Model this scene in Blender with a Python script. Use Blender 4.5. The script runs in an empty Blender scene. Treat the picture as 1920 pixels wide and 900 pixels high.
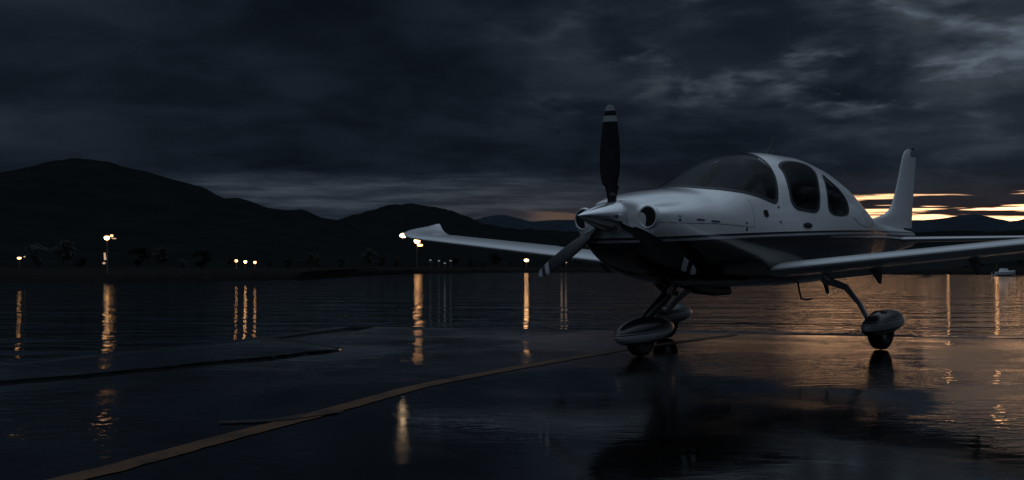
import bpy, bmesh, math, random
from math import sin, cos, pi, radians, atan2
from mathutils import Vector, Matrix, noise

C = bpy.context.scene
COL = C.collection
R = radians
random.seed(7)

# ------------------------------------------------------------------ camera
F, HOR, HC = 2000.0, 500.0, 0.885          # focal length in photo pixels, horizon row, eye height
cam = bpy.data.objects.new('camera', bpy.data.cameras.new('camera'))
COL.objects.link(cam)
cam.location = (0, 0, HC)
cam.rotation_euler = (R(90), 0, 0)
cam.data.sensor_width = 36
cam.data.lens = 36 * F / 1920
cam.data.shift_y = (HOR - 450) / 1920
cam.data.clip_start = 0.05
cam.data.clip_end = 20000
C.camera = cam
C.view_settings.view_transform = 'Standard'
C.view_settings.look = 'None'
C.view_settings.exposure = 0
C.view_settings.gamma = 1
C.render.engine = 'CYCLES'
C.cycles.use_denoising = True
C.cycles.max_bounces = 6
C.cycles.sample_clamp_indirect = 4.0
C.cycles.use_adaptive_sampling = False

# ------------------------------------------------------------------ node helper
class NT:
    def __init__(s, tree):
        s.t = tree; s.n = tree.nodes; s.l = tree.links
    def put(s, sock, v):
        if hasattr(v, 'is_output'): s.l.new(v, sock)
        elif v is not None: sock.default_value = v
    def node(s, typ, **kw):
        n = s.n.new(typ)
        for k, v in kw.items(): setattr(n, k, v)
        return n
    def m(s, op, a, b=None, c=None, clamp=False):
        n = s.n.new('ShaderNodeMath'); n.operation = op; n.use_clamp = clamp
        s.put(n.inputs[0], a); s.put(n.inputs[1], b)
        if c is not None: s.put(n.inputs[2], c)
        return n.outputs[0]
    def add(s, a, b): return s.m('ADD', a, b)
    def mul(s, a, b): return s.m('MULTIPLY', a, b)
    def sub(s, a, b): return s.m('SUBTRACT', a, b)
    def ss(s, x, a, b, lo=0.0, hi=1.0):                      # smoothstep
        n = s.n.new('ShaderNodeMapRange'); n.interpolation_type = 'SMOOTHSTEP'
        s.put(n.inputs[0], x)
        if a > b: a, b, lo, hi = b, a, hi, lo
        for i, v in enumerate((a, b, lo, hi)): n.inputs[1 + i].default_value = v
        return n.outputs[0]
    def vec(s, x, y, z):
        n = s.n.new('ShaderNodeCombineXYZ')
        for i, v in enumerate((x, y, z)): s.put(n.inputs[i], v)
        return n.outputs[0]
    def noise(s, v, scale=1.0, detail=4.0, rough=0.55, dist=0.0):
        n = s.n.new('ShaderNodeTexNoise')
        s.put(n.inputs['Vector'], v)
        n.inputs['Scale'].default_value = scale; n.inputs['Detail'].default_value = detail
        n.inputs['Roughness'].default_value = rough; n.inputs['Distortion'].default_value = dist
        return n.outputs['Fac']
    def mix(s, f, a, b):
        n = s.n.new('ShaderNodeMix'); n.data_type = 'RGBA'
        s.put(n.inputs[0], f); s.put(n.inputs[6], a); s.put(n.inputs[7], b)
        return n.outputs[2]
    def scale(s, c, f):
        n = s.n.new('ShaderNodeVectorMath'); n.operation = 'SCALE'
        s.put(n.inputs[0], c); s.put(n.inputs['Scale'], f)
        return n.outputs[0]
    def vadd(s, a, b):
        n = s.n.new('ShaderNodeVectorMath'); n.operation = 'ADD'
        s.put(n.inputs[0], a); s.put(n.inputs[1], b)
        return n.outputs[0]

# ------------------------------------------------------------------ sky: dusk overcast with one gap over the western hills
SUN_AZ, SUN_EL = R(27), R(3.5)
W = bpy.data.worlds.new('World'); C.world = W; W.use_nodes = True
w = NT(W.node_tree); w.n.clear()
tc = w.node('ShaderNodeTexCoord').outputs['Generated']
sep = w.node('ShaderNodeSeparateXYZ'); w.l.new(tc, sep.inputs[0])
dx, dy, dz = sep.outputs
az = w.m('ARCTAN2', dx, dy)
el = w.m('ARCSINE', dz)
zz = w.add(w.m('MAXIMUM', dz, 0.0), 0.19)
p = w.vec(w.m('DIVIDE', dx, zz), w.m('DIVIDE', dy, zz), 0.0)
n_big = w.noise(p, 1.05, 3, 0.5, 0.3)
n_mid = w.noise(p, 3.0, 6, 0.58, 0.3)
n_fine = w.noise(p, 7.0, 5, 0.62, 0.3)
west = w.ss(w.m('COSINE', w.sub(az, R(62))), 0.35, 0.95)      # brighter quarter where the sun went down
up = w.ss(dz, 0.30, 1.0)                                    # thinner cloud overhead
low = w.ss(el, R(1.0), R(13))
cl = w.add(w.mul(w.ss(n_big, 0.32, 0.7), 0.55), w.mul(w.ss(n_mid, 0.38, 0.66), 0.5))
lum = w.add(0.0052, w.mul(cl, 0.0100))
lum = w.add(lum, w.mul(w.mul(west, low), w.add(0.010, w.mul(w.m('POWER', cl, 2.0), 0.062))))
lum = w.mul(lum, w.add(0.90, w.mul(n_fine, 0.2)))
lum = w.add(lum, w.mul(up, 0.42))
# bright thin wisps in the broken cloud to the west
wz = w.noise(w.vadd(p, (3.1, 1.7, 0)), 1.8, 5, 0.52, 0.3)
ridge = w.m('POWER', w.m('MAXIMUM', w.sub(1.0, w.m('ABSOLUTE', w.mul(w.sub(wz, 0.53), 7.0))), 0.0), 2.5)
wisp = w.mul(w.mul(ridge, w.ss(w.noise(p, 3.2, 5, 0.6, 0.2), 0.46, 0.64)), w.mul(west, w.ss(el, R(6.5), R(9))))
lum = w.add(lum, w.mul(wisp, 0.10))
# pale low strip of thinner cloud over the lake
dj = w.mul(w.sub(w.noise(w.vec(w.mul(az, 7.0), w.mul(el, 60.0), 2.0), 1.0, 4, 0.6), 0.5), R(1.6))
e2 = w.add(el, dj)
strip = w.mul(w.mul(w.ss(e2, R(1.6), R(3.4)), w.ss(e2, R(5.2), R(4.3))), w.mul(w.ss(az, -0.36, -0.27), w.ss(az, 0.14, 0.02)))
lum = w.add(lum, w.mul(strip, w.add(0.012, w.mul(w.ss(w.noise(w.vec(w.mul(az, 12.0), w.mul(el, 130.0), 9.0), 1.0, 4, 0.6), 0.38, 0.68), 0.026))))
ramp = w.node('ShaderNodeValToRGB')
w.put(ramp.inputs[0], w.m('MULTIPLY', lum, 4.0))
cr = ramp.color_ramp
cr.elements[0].position = 0.0; cr.elements[0].color = (0.56, 0.90, 1.55, 1)
cr.elements[1].position = 1.0; cr.elements[1].color = (0.80, 1.0, 1.24, 1)
e = cr.elements.new(0.16); e.color = (0.76, 0.98, 1.28, 1)
cloud = w.scale(ramp.outputs[0], lum)
# soft paler patches in the overcast to the north-west
pat = w.mul(w.ss(el, R(4.6), R(6.4)), w.mul(w.ss(e2, R(8.4), R(7.0)), w.ss(az, -0.28, -0.40)))
pat = w.add(pat, w.mul(w.ss(e2, R(10.5), R(14)), w.ss(az, -0.24, -0.46)))
cloud = w.vadd(cloud, w.scale((0.0060, 0.0085, 0.0120), pat))
# dull red underlight low in the cloud
warm = w.mul(w.ss(e2, R(5.5), R(2.4)), w.mul(w.ss(az, -0.12, 0.03), w.ss(az, 1.5, 0.7)))
cloud = w.vadd(cloud, w.scale((0.013, 0.0070, 0.0040), warm))
# the clear gap, lit by the Nishita sky behind the clouds
sky = w.node('ShaderNodeTexSky', sky_type='NISHITA', sun_disc=False)
sky.sun_elevation = SUN_EL; sky.sun_rotation = SUN_AZ
sky.air_density = 1.3; sky.dust_density = 2.2
band = w.noise(w.vec(w.mul(az, 9.0), w.mul(el, 110.0), 0.0), 1.0, 5, 0.6, 0.7)
e3 = w.add(el, w.mul(w.sub(band, 0.5), R(1.1)))
gap = w.mul(w.ss(e3, R(3.7), R(3.45)), w.ss(e3, R(0.4), R(1.2)))
streak = w.noise(w.vec(w.mul(az, 6.0), w.mul(el, 150.0), 5.0), 1.0, 4, 0.55, 0.4)
gap = w.mul(gap, w.ss(streak, 0.545, 0.475))
gap = w.mul(gap, w.mul(w.ss(az, 0.10, 0.31), w.ss(az, 0.80, 0.52)))
thin = w.mul(w.mul(w.ss(e3, R(2.35), R(2.55)), w.ss(e3, R(3.0), R(2.75))), w.mul(w.ss(az, 0.005, 0.035), w.ss(az, 0.30, 0.2)))
gap = w.m('MAXIMUM', gap, w.mul(thin, 0.11))
skyc = w.scale(w.node('ShaderNodeHueSaturation').outputs[0], 1.0)
hs = [n for n in w.n if n.bl_idname == 'ShaderNodeHueSaturation'][0]
hs.inputs['Saturation'].default_value = 0.75
w.l.new(sky.outputs[0], hs.inputs['Color'])
final = w.mix(gap, cloud, w.scale(hs.outputs[0], 0.72))
bg = w.node('ShaderNodeBackground')
SKY_STRENGTH = 0.10
w.l.new(w.scale(final, 1.0), bg.inputs[0])
# the cloud colours above are the radiances seen in the photograph; the node strength is 0.1
for nn in [final.node]:
    nn.inputs[6].default_value = (0, 0, 0, 1)
bg.inputs[1].default_value = SKY_STRENGTH
cloud10 = w.scale(cloud, 1.0 / SKY_STRENGTH)
w.l.new(cloud10, final.node.inputs[6])
wo = w.node('ShaderNodeOutputWorld'); w.l.new(bg.outputs[0], wo.inputs[0])

sun = bpy.data.objects.new('sun', bpy.data.lights.new('sun', 'SUN'))
COL.objects.link(sun)
sun.data.energy = 0.004; sun.data.angle = R(12); sun.data.color = (1.0, 0.62, 0.36)
d = Vector((sin(SUN_AZ) * cos(SUN_EL), cos(SUN_AZ) * cos(SUN_EL), sin(SUN_EL)))
sun.rotation_euler = d.to_track_quat('Z', 'Y').to_euler()

# ------------------------------------------------------------------ materials
def mat(name):
    m = bpy.data.materials.new(name); m.use_nodes = True
    t = NT(m.node_tree); b = t.n['Principled BSDF']
    return m, t, b
def setb(b, **kw):
    for k, v in kw.items(): b.inputs[k.replace('_', ' ')].default_value = v
def bump(t, b, h, strength, dist):
    n = t.node('ShaderNodeBump'); t.put(n.inputs['Height'], h)
    n.inputs['Strength'].default_value = strength; n.inputs['Distance'].default_value = dist
    t.l.new(n.outputs[0], b.inputs['Normal']); return n
def plain(name, col, rough=0.5, metal=0.0, coat=0.0, var=0.15, vs=8.0):
    m, t, b = mat(name)
    o = t.node('ShaderNodeTexCoord').outputs['Object']
    n = t.noise(o, vs, 5, 0.6)
    c1 = tuple(x * (1 - var) for x in col) + (1,); c2 = tuple(min(1, x * (1 + var)) for x in col) + (1,)
    t.put(b.inputs['Base Color'], t.mix(n, c1, c2))
    t.put(b.inputs['Roughness'], t.add(rough * 0.85, t.mul(n, rough * 0.3)))
    setb(b, Metallic=metal, Coat_Weight=coat, Coat_Roughness=0.06)
    return m
def emit(name, col, s):
    m, t, b = mat(name)
    setb(b, Base_Color=(0.8, 0.8, 0.8, 1), Emission_Color=(*col, 1), Emission_Strength=s)
    return m

def fuselage_paint():
    m, t, b = mat('fuselage_paint')
    o = t.node('ShaderNodeTexCoord').outputs['Object']
    s = t.node('ShaderNodeSeparateXYZ'); t.l.new(o, s.inputs[0])
    x, y, z = s.outputs
    zs = t.add(1.098, t.add(t.mul(x, 0.0555), t.mul(t.mul(x, x), -0.003)))
    dd = t.sub(z, zs)
    r = t.node('ShaderNodeValToRGB'); r.color_ramp.interpolation = 'CONSTANT'
    t.put(r.inputs[0], t.add(t.mul(dd, 4.0), 0.5))
    W_ = (0.82, 0.83, 0.84, 1); K = (0.008, 0.009, 0.011, 1); G = (0.45, 0.46, 0.48, 1)
    el_ = r.color_ramp.elements
    el_[0].position = 0; el_[0].color = K
    el_[1].position = 0.5 - 0.012 * 4; el_[1].color = G
    e = el_.new(0.5 + 0.012 * 4); e.color = K
    e = el_.new(0.5 + 0.036 * 4); e.color = W_
    grime = t.noise(o, 3.0, 6, 0.6)
    streaks = t.noise(t.vec(t.mul(x, 1.2), t.mul(y, 6.0), t.mul(z, 9.0)), 1.0, 5, 0.6)
    f = t.add(0.86, t.mul(t.add(grime, streaks), 0.14))
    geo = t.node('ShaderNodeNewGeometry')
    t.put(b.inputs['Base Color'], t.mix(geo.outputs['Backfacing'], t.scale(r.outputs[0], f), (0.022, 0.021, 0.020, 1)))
    t.put(b.inputs['Roughness'], t.add(0.20, t.mul(grime, 0.14)))
    setb(b, Coat_Weight=1.0, Coat_Roughness=0.04, Metallic=0.22)
    bump(t, b, t.noise(o, 2.2, 2, 0.5), 0.25, 0.012)
    return m
def banded(name, axis, a, bnd, invert=False):
    """wheel fairing paint: a white swoosh between two slanted lines on dark paint"""
    m, t, b = mat(name)
    o = t.node('ShaderNodeTexCoord').outputs['Object']
    s = t.node('ShaderNodeSeparateXYZ'); t.l.new(o, s.inputs[0])
    x, y, z = s.outputs
    dd = t.sub(z, t.add(a, t.mul(x, bnd)))
    r = t.node('ShaderNodeValToRGB'); r.color_ramp.interpolation = 'CONSTANT'
    t.put(r.inputs[0], t.add(t.mul(dd, 2.0), 0.5))
    el_ = r.color_ramp.elements
    K = (0.008, 0.009, 0.011, 1); W_ = (0.42, 0.43, 0.45, 1)
    el_[0].position = 0; el_[0].color = K
    el_[1].position = 0.42; el_[1].color = W_
    e = el_.new(0.575); e.color = K
    e = el_.new(0.60); e.color = W_
    e = el_.new(0.612); e.color = K
    n = t.noise(o, 9, 5, 0.6)
    t.put(b.inputs['Base Color'], t.scale(r.outputs[0], t.add(0.7, t.mul(n, 0.4))))
    setb(b, Roughness=0.3, Coat_Weight=0.5, Coat_Roughness=0.08)
    return m
def prop_paint():
    m, t, b = mat('propeller_paint')
    o = t.node('ShaderNodeTexCoord').outputs['Object']
    s = t.node('ShaderNodeSeparateXYZ'); t.l.new(o, s.inputs[0])
    r = t.node('ShaderNodeValToRGB'); r.color_ramp.interpolation = 'CONSTANT'
    t.put(r.inputs[0], t.mul(s.outputs[2], 0.5))
    K = (0.010, 0.010, 0.012, 1); W_ = (0.42, 0.43, 0.45, 1)
    el_ = r.color_ramp.elements
    el_[0].position = 0; el_[0].color = K
    el_[1].position = 0.885 * 0.5; el_[1].color = W_
    e = el_.new(0.940 * 0.5); e.color = K
    e = el_.new(0.985 * 0.5); e.color = W_
    n = t.noise(o, 14, 5, 0.65)
    t.put(b.inputs['Base Color'], t.scale(r.outputs[0], t.add(0.7, t.mul(n, 0.6))))
    t.put(b.inputs['Roughness'], t.add(0.22, t.mul(n, 0.15)))
    setb(b, Coat_Weight=1.0, Coat_Roughness=0.12)
    return m

M = {}
M['paint'] = fuselage_paint()
M['white'] = plain('white_paint', (0.62, 0.64, 0.66), 0.3, 0, 0.6, 0.10, 2.5)
M['prop'] = prop_paint()
M['fair_nose'] = banded('nose_fairing_paint', 'z', 0.145, 0.055)
M['metal'] = plain('polished_metal', (0.72, 0.73, 0.75), 0.16, 1.0, 0, 0.08, 10)
M['dark'] = plain('dark_paint', (0.012, 0.013, 0.015), 0.35, 0, 0.3, 0.3, 6)
M['black'] = plain('inlet_black', (0.004, 0.004, 0.004), 0.8)
M['rubber'] = plain('tyre_rubber', (0.012, 0.012, 0.012), 0.7, 0, 0, 0.3, 20)
M['gasket'] = plain('window_gasket', (0.02, 0.022, 0.025), 0.5)
M['steel'] = plain('exhaust_steel', (0.25, 0.22, 0.2), 0.35, 1.0)
def glass():
    m, t, b = mat('tinted_glass')
    o = t.node('ShaderNodeTexCoord').outputs['Object']
    n = t.noise(o, 1.3, 3, 0.5)
    t.put(b.inputs['Base Color'], t.mix(n, (0.004, 0.005, 0.006, 1), (0.010, 0.011, 0.013, 1)))
    setb(b, Roughness=0.5, Specular_IOR_Level=0.0)
    tr = t.node('ShaderNodeBsdfTransparent'); tr.inputs[0].default_value = (0.50, 0.53, 0.56, 1)
    g = t.node('ShaderNodeBsdfGlossy'); g.inputs['Roughness'].default_value = 0.04
    g.inputs['Color'].default_value = (0.9, 0.95, 1.0, 1)
    lw = t.node('ShaderNodeLayerWeight'); lw.inputs['Blend'].default_value = 0.5
    ms = t.node('ShaderNodeMixShader')
    t.put(ms.inputs[0], t.add(0.022, t.mul(t.m('POWER', lw.outputs['Facing'], 7.0), 0.75)))
    t.l.new(tr.outputs[0], ms.inputs[1]); t.l.new(g.outputs[0], ms.inputs[2])
    t.l.new(ms.outputs[0], t.n['Material Output'].inputs[0])
    return m
M['glass'] = glass()
M['lamp'] = emit('sodium_lamp', (1.0, 0.46, 0.16), 5.5)
M['lamp_hot'] = emit('flood_lamp', (1.0, 0.49, 0.19), 13.0)
M['lamp_dim'] = emit('dim_lamp', (1.0, 0.62, 0.36), 0.5)
M['lamp_pale'] = emit('pale_lamp', (0.8, 0.9, 1.0), 0.10)
M['nav'] = emit('position_light', (1.0, 0.68, 0.38), 6.0)
M['pole'] = plain('galvanised_pole', (0.22, 0.22, 0.22), 0.5, 0.6)
M['bark'] = plain('bark', (0.06, 0.045, 0.035), 0.9, 0, 0, 0.4, 6)
M['leaf'] = plain('foliage', (0.010, 0.014, 0.010), 0.8, 0, 0, 0.5, 2)
M['hull'] = plain('white_hull', (0.8, 0.81, 0.83), 0.35, 0, 0.2)

def wet_asphalt():
    m, t, b = mat('wet_asphalt')
    o = t.node('ShaderNodeTexCoord').outputs['Object']
    s = t.node('ShaderNodeSeparateXYZ'); t.l.new(o, s.inputs[0])
    grain = t.noise(o, 160, 3, 0.7)
    pud = t.noise(o, 0.55, 5, 0.55, 0.6)
    wet = t.ss(pud, 0.36, 0.60)
    t.put(b.inputs['Base Color'], t.scale(t.mix(grain, (0.004, 0.004, 0.0045, 1), (0.013, 0.0125, 0.012, 1)), t.add(0.7, t.mul(wet, -0.25))))
    rip = t.noise(t.vec(t.mul(s.outputs[0], 2.0), t.mul(s.outputs[1], 3.6), 0.0), 2.2, 4, 0.55, 0.8)
    t.put(b.inputs['Roughness'], t.add(t.mul(t.ss(pud, 0.50, 0.34), 0.07), t.add(0.045, t.mul(wet, -0.03))))
    setb(b, IOR=1.45)
    gust = t.ss(t.noise(t.vadd(o, (7, 3, 0)), 0.35, 3, 0.5), 0.50, 0.66)
    h = t.add(t.mul(rip, t.add(0.0018, t.mul(gust, 0.013))), t.mul(t.mul(grain, t.sub(1.0, wet)), 0.0004))
    h = t.add(h, t.mul(t.noise(o, 0.55, 2, 0.5), 0.006))
    bump(t, b, h, 0.6, 1.0)
    return m
def water():
    m, t, b = mat('lake_water')
    o = t.node('ShaderNodeTexCoord').outputs['Object']
    s = t.node('ShaderNodeSeparateXYZ'); t.l.new(o, s.inputs[0])
    a = t.noise(t.vec(t.mul(s.outputs[0], 0.12), t.mul(s.outputs[1], 0.36), 0), 1.0, 3, 0.5, 0.6)
    c = t.noise(t.vec(t.mul(s.outputs[0], 0.5), t.mul(s.outputs[1], 1.3), 3), 1.0, 4, 0.55, 0.4)
    setb(b, Base_Color=(0.006, 0.010, 0.014, 1), Roughness=0.03, IOR=1.33)
    bump(t, b, t.add(t.mul(a, 0.16), t.mul(c, 0.035)), 1.0, 1.0)
    return m
def line_paint(name='taxi_line_paint', lo=0.36, hi=0.54):
    m, t, b = mat(name)
    o = t.node('ShaderNodeTexCoord').outputs['Object']
    n = t.noise(o, 30, 6, 0.7); n2 = t.noise(o, 3, 5, 0.6)
    f = t.ss(t.add(t.mul(n, 0.45), t.mul(n2, 0.55)), lo, hi)
    t.put(b.inputs['Base Color'], t.mix(f, (0.014, 0.011, 0.009, 1), (0.095, 0.043, 0.015, 1)))
    t.put(b.inputs['Roughness'], t.add(0.28, t.mul(n2, 0.2)))
    setb(b, IOR=1.33)
    bump(t, b, n2, 0.3, 0.02)
    return m
M['asphalt'] = wet_asphalt(); M['water'] = water(); M['line'] = line_paint(); M['line_worn'] = line_paint('worn_line_paint', 0.48, 0.62)
M['concrete'] = plain('wet_concrete', (0.16, 0.16, 0.16), 0.3, 0, 0, 0.35, 2.5)
M['darkconcrete'] = plain('dark_wet_concrete', (0.03, 0.03, 0.03), 0.25, 0, 0, 0.4, 2.5)
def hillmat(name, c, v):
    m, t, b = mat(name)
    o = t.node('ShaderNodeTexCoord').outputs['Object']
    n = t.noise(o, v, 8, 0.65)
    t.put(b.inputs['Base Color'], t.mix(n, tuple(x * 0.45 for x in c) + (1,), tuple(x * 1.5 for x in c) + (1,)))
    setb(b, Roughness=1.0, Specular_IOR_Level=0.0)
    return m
M['hill'] = hillmat('forest_slope', (0.010, 0.0125, 0.0125), 0.03)
M['hillhaze'] = hillmat('haze_tinted_slope', (0.022, 0.031, 0.042), 0.01)  # distance haze painted into the colour: paler and bluer than the near slopes
M['bank'] = hillmat('shore_bank', (0.016, 0.016, 0.015), 0.6)

# ------------------------------------------------------------------ mesh helpers
class MB:
    def __init__(s): s.v = []; s.f = []
    def loft(s, rings, cap=True, closed=True):
        n = len(rings[0]); base = len(s.v)
        for r in rings: s.v += [tuple(q) for q in r]
        for i in range(len(rings) - 1):
            for j in range(n if closed else n - 1):
                k = (j + 1) % n
                s.f.append((base + i * n + j, base + i * n + k, base + (i + 1) * n + k, base + (i + 1) * n + j))
        if cap:
            s.f.append(tuple(base + j for j in reversed(range(n))))
            s.f.append(tuple(base + (len(rings) - 1) * n + j for j in range(n)))
        return s
    def tube(s, pts, rad, n=10, flat=1.0):
        rings = []
        pts = [Vector(p) for p in pts]
        for i, p in enumerate(pts):
            a = pts[max(0, i - 1)]; b = pts[min(len(pts) - 1, i + 1)]
            d = (b - a).normalized()
            u = d.cross(Vector((0, 1, 0)))
            if u.length < 0.1: u = d.cross(Vector((1, 0, 0)))
            u.normalize(); v = d.cross(u)
            r = rad[i] if isinstance(rad, (list, tuple)) else rad
            rings.append([p + u * (r * cos(2 * pi * k / n)) + v * (r * flat * sin(2 * pi * k / n)) for k in range(n)])
        return s.loft(rings)
    def box(s, c, size, rz=0):
        c = Vector(c); m = Matrix.Rotation(rz, 3, 'Z')
        x, y, z = (q / 2 for q in size)
        r1 = [c + m @ Vector(q) for q in ((-x, -y, -z), (x, -y, -z), (x, y, -z), (-x, y, -z))]
        r2 = [q + Vector((0, 0, 2 * z)) for q in r1]
        return s.loft([r1, r2])
    def lathe(s, prof, axis_pt, axis='X', n=32):
        rings = []
        for (a, r) in prof:
            ring = []
            for k in range(n):
                t = 2 * pi * k / n
                if axis == 'X': ring.append((axis_pt[0] + a, axis_pt[1] + r * cos(t), axis_pt[2] + r * sin(t)))
                elif axis == 'Y': ring.append((axis_pt[0] + r * sin(t), axis_pt[1] + a, axis_pt[2] + r * cos(t)))
                else: ring.append((axis_pt[0] + r * cos(t), axis_pt[1] + r * sin(t), axis_pt[2] + a))
            rings.append(ring)
        return s.loft(rings)
    def build(s, name, material, parent=None, smooth=True, bevel=0, angle=40):
        me = bpy.data.meshes.new(name); me.from_pydata(s.v, [], s.f)
        bm = bmesh.new(); bm.from_mesh(me)
        bmesh.ops.remove_doubles(bm, verts=bm.verts, dist=1e-5)
        bmesh.ops.recalc_face_normals(bm, faces=bm.faces)
        bm.to_mesh(me); bm.free()
        if smooth:
            me.polygons.foreach_set('use_smooth', [True] * len(me.polygons))
            me.set_sharp_from_angle(angle=R(angle))
        me.materials.append(material)
        o = bpy.data.objects.new(name, me); COL.objects.link(o)
        if parent is not None: o.parent = parent
        if bevel:
            b = o.modifiers.new('bevel', 'BEVEL'); b.width = bevel; b.segments = 2
        return o
def tag(o, label=None, cat=None, group=None, kind=None):
    for k, v in (('label', label), ('category', cat), ('group', group), ('kind', kind)):
        if v: o[k] = v
    return o
def empty(name, loc, rz=0, label=None, cat=None, group=None):
    o = bpy.data.objects.new(name, None); COL.objects.link(o)
    o.empty_display_size = 0.3; o.location = loc; o.rotation_euler = (0, 0, rz)
    return tag(o, label, cat, group)
def copy_tree(o, parent=None):
    c = o.copy(); COL.objects.link(c); c.parent = parent
    for ch in list(o.children): copy_tree(ch, c)
    return c
def pchip(xs, ys, x):
    n = len(xs); h = [xs[i + 1] - xs[i] for i in range(n - 1)]; d = [(ys[i + 1] - ys[i]) / h[i] for i in range(n - 1)]
    m = [0.0] * n; m[0] = d[0]; m[-1] = d[-1]
    for i in range(1, n - 1):
        if d[i - 1] * d[i] > 0:
            a = 2 * h[i] + h[i - 1]; b = h[i] + 2 * h[i - 1]; m[i] = (a + b) / (a / d[i - 1] + b / d[i])
    x = min(max(x, xs[0]), xs[-1]); i = 0
    while i < n - 2 and x > xs[i + 1]: i += 1
    t = (x - xs[i]) / h[i]
    return (2 * t**3 - 3 * t**2 + 1) * ys[i] + (t**3 - 2 * t**2 + t) * h[i] * m[i] + (3 * t**2 - 2 * t**3) * ys[i + 1] + (t**3 - t**2) * h[i] * m[i + 1]
def at(u, v, dist):            # photo pixel + distance -> world point
    return Vector(((u - 960) / F * dist, dist, HC + (HOR - v) / F * dist))

# ------------------------------------------------------------------ ground, water, apron
def sheet(name, pts, z, material, kind='structure'):
    me = bpy.data.meshes.new(name); me.from_pydata([(x, y, z) for x, y in pts], [], [tuple(range(len(pts)))])
    bm = bmesh.new(); bm.from_mesh(me)
    bmesh.ops.recalc_face_normals(bm, faces=bm.faces)
    if bm.faces and bm.faces[0].normal.z < 0: bmesh.ops.reverse_faces(bm, faces=bm.faces)
    bm.to_mesh(me); bm.free()
    me.materials.append(material)
    o = bpy.data.objects.new(name, me); COL.objects.link(o); o['kind'] = kind
    return o
WZ = -0.9
sheet('ground', [(-9000, -9000), (9000, -9000), (9000, 9000), (-9000, 9000)], -2.4, M['bank'])
sheet('lake_water', [(-4000, -200), (4000, -200), (4000, 900), (-4000, 900)], WZ, M['water'])
EDGE = [(-24, -30), (-9.2, 0.0), (-6.2, 5.4), (-4.47, 9.32), (-3.32, 11.64), (-2.42, 15.0), (-2.01, 15.7), (1.4, 14.75), (7.0, 13.1), (14, 11.0), (40, 4.0)]
ap = MB()
outer = EDGE + [(60, -40), (-24, -40)]
top = [(x, y, 0.0) for x, y in outer]; bot = [(x, y, -2.0) for x, y in outer]
ap.loft([bot, top])
o = ap.build('apron', M['asphalt'], smooth=False); o['kind'] = 'structure'
# raised coping along the lake side, and the low kerb on the far edge
cop_in = [(-9.6, 0.0), (-5.5, 5.0), (-3.86, 8.05), (-3.04, 9.22), (-2.37, 10.29), (-1.80, 11.27), (-1.95, 12.6), (-2.1, 14.2), (-2.25, 15.0)]
cop_out = [(-9.8, 0.0), (-6.15, 5.4), (-4.45, 9.30), (-3.75, 10.6), (-3.32, 11.60), (-2.95, 12.9), (-2.7, 13.8), (-2.5, 14.55), (-2.38, 15.0)]
def fray(pts, n, amp, seed):
    out = []
    for i in range(len(pts) - 1):
        for k in range(n):
            t = k / n; x = pts[i][0] * (1 - t) + pts[i + 1][0] * t; y = pts[i][1] * (1 - t) + pts[i + 1][1] * t
            out.append((x + noise.fractal(Vector((x * 1.7, y * 1.7, seed)), .8, 2.2, 4) * amp, y))
    return out + [pts[-1]]
cop_in = fray(cop_in, 14, .09, 2.0); cop_out = fray(cop_out, 14, .05, 6.0)
cb = MB(); N = len(cop_in)
H1 = 0.02
rings = []
for k, (a, b_) in enumerate(zip(cop_in, cop_out)):
    H1 = 0.02 * max(0.12, min(1.0, (0.66 - k / N) / 0.06))
    rings.append([(a[0], a[1], -0.05), (a[0] - 0.012, a[1] + 0.008, H1), (b_[0], b_[1], H1 + 0.02), (b_[0] - 0.01, b_[1], -0.05)])
cb.loft(rings)
o = cb.build('coping', M['asphalt'], smooth=False); o['kind'] = 'structure'
kb = MB(); rings = []
for i in range(3, len(EDGE)):
    x, y = EDGE[i]; a = EDGE[max(3, i - 1)]; b_ = EDGE[min(len(EDGE) - 1, i + 1)]
    t = Vector((b_[0] - a[0], b_[1] - a[1], 0)).normalized(); nrm = Vector((t.y, -t.x, 0))
    q = Vector((x, y, 0)); wd = 0.16
    hh = 0.045 if i < 6 else 0.012
    rings.append([q - nrm * 0.02 + Vector((0, 0, -0.3)), q - nrm * 0.02 + Vector((0, 0, hh)), q + nrm * wd + Vector((0, 0, hh - 0.006)), q + nrm * (wd + 0.02) + Vector((0, 0, -0.05))])
kb.loft(rings)
o = kb.build('kerb', M['asphalt'], smooth=False, bevel=0.01); o['kind'] = 'structure'
def strip(name, pts, wd, z, material):
    m = MB(); L = []; Rr = []
    fine = []
    for i in range(len(pts) - 1):
        for k in range(16):
            t = k / 16; fine.append(Vector((pts[i][0] * (1 - t) + pts[i + 1][0] * t, pts[i][1] * (1 - t) + pts[i + 1][1] * t, z)))
    fine.append(Vector((*pts[-1], z)))
    for _ in range(30):
        fine = [fine[0]] + [(fine[i - 1] + fine[i] * 2 + fine[i + 1]) / 4 for i in range(1, len(fine) - 1)] + [fine[-1]]
    vs = []; fs = []
    for i, q in enumerate(fine):
        t = (fine[min(len(fine) - 1, i + 1)] - fine[max(0, i - 1)]).normalized(); nn = Vector((t.y, -t.x, 0))
        ww = wd[0] + (wd[1] - wd[0]) * i / (len(fine) - 1)
        j1 = noise.noise(Vector((i * 0.55, 3, 0))) * 0.016; j2 = noise.noise(Vector((i * 0.55, 9, 0))) * 0.016
        vs += [tuple(q - nn * (ww / 2 + j1)), tuple(q + nn * (ww / 2 + j2))]
        if i: k = 2 * i; fs.append((k - 2, k - 1, k + 1, k))
    me = bpy.data.meshes.new(name); me.from_pydata(vs, [], fs); me.materials.append(material)
    o = bpy.data.objects.new(name, me); COL.objects.link(o); o['kind'] = 'structure'
    return o
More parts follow.
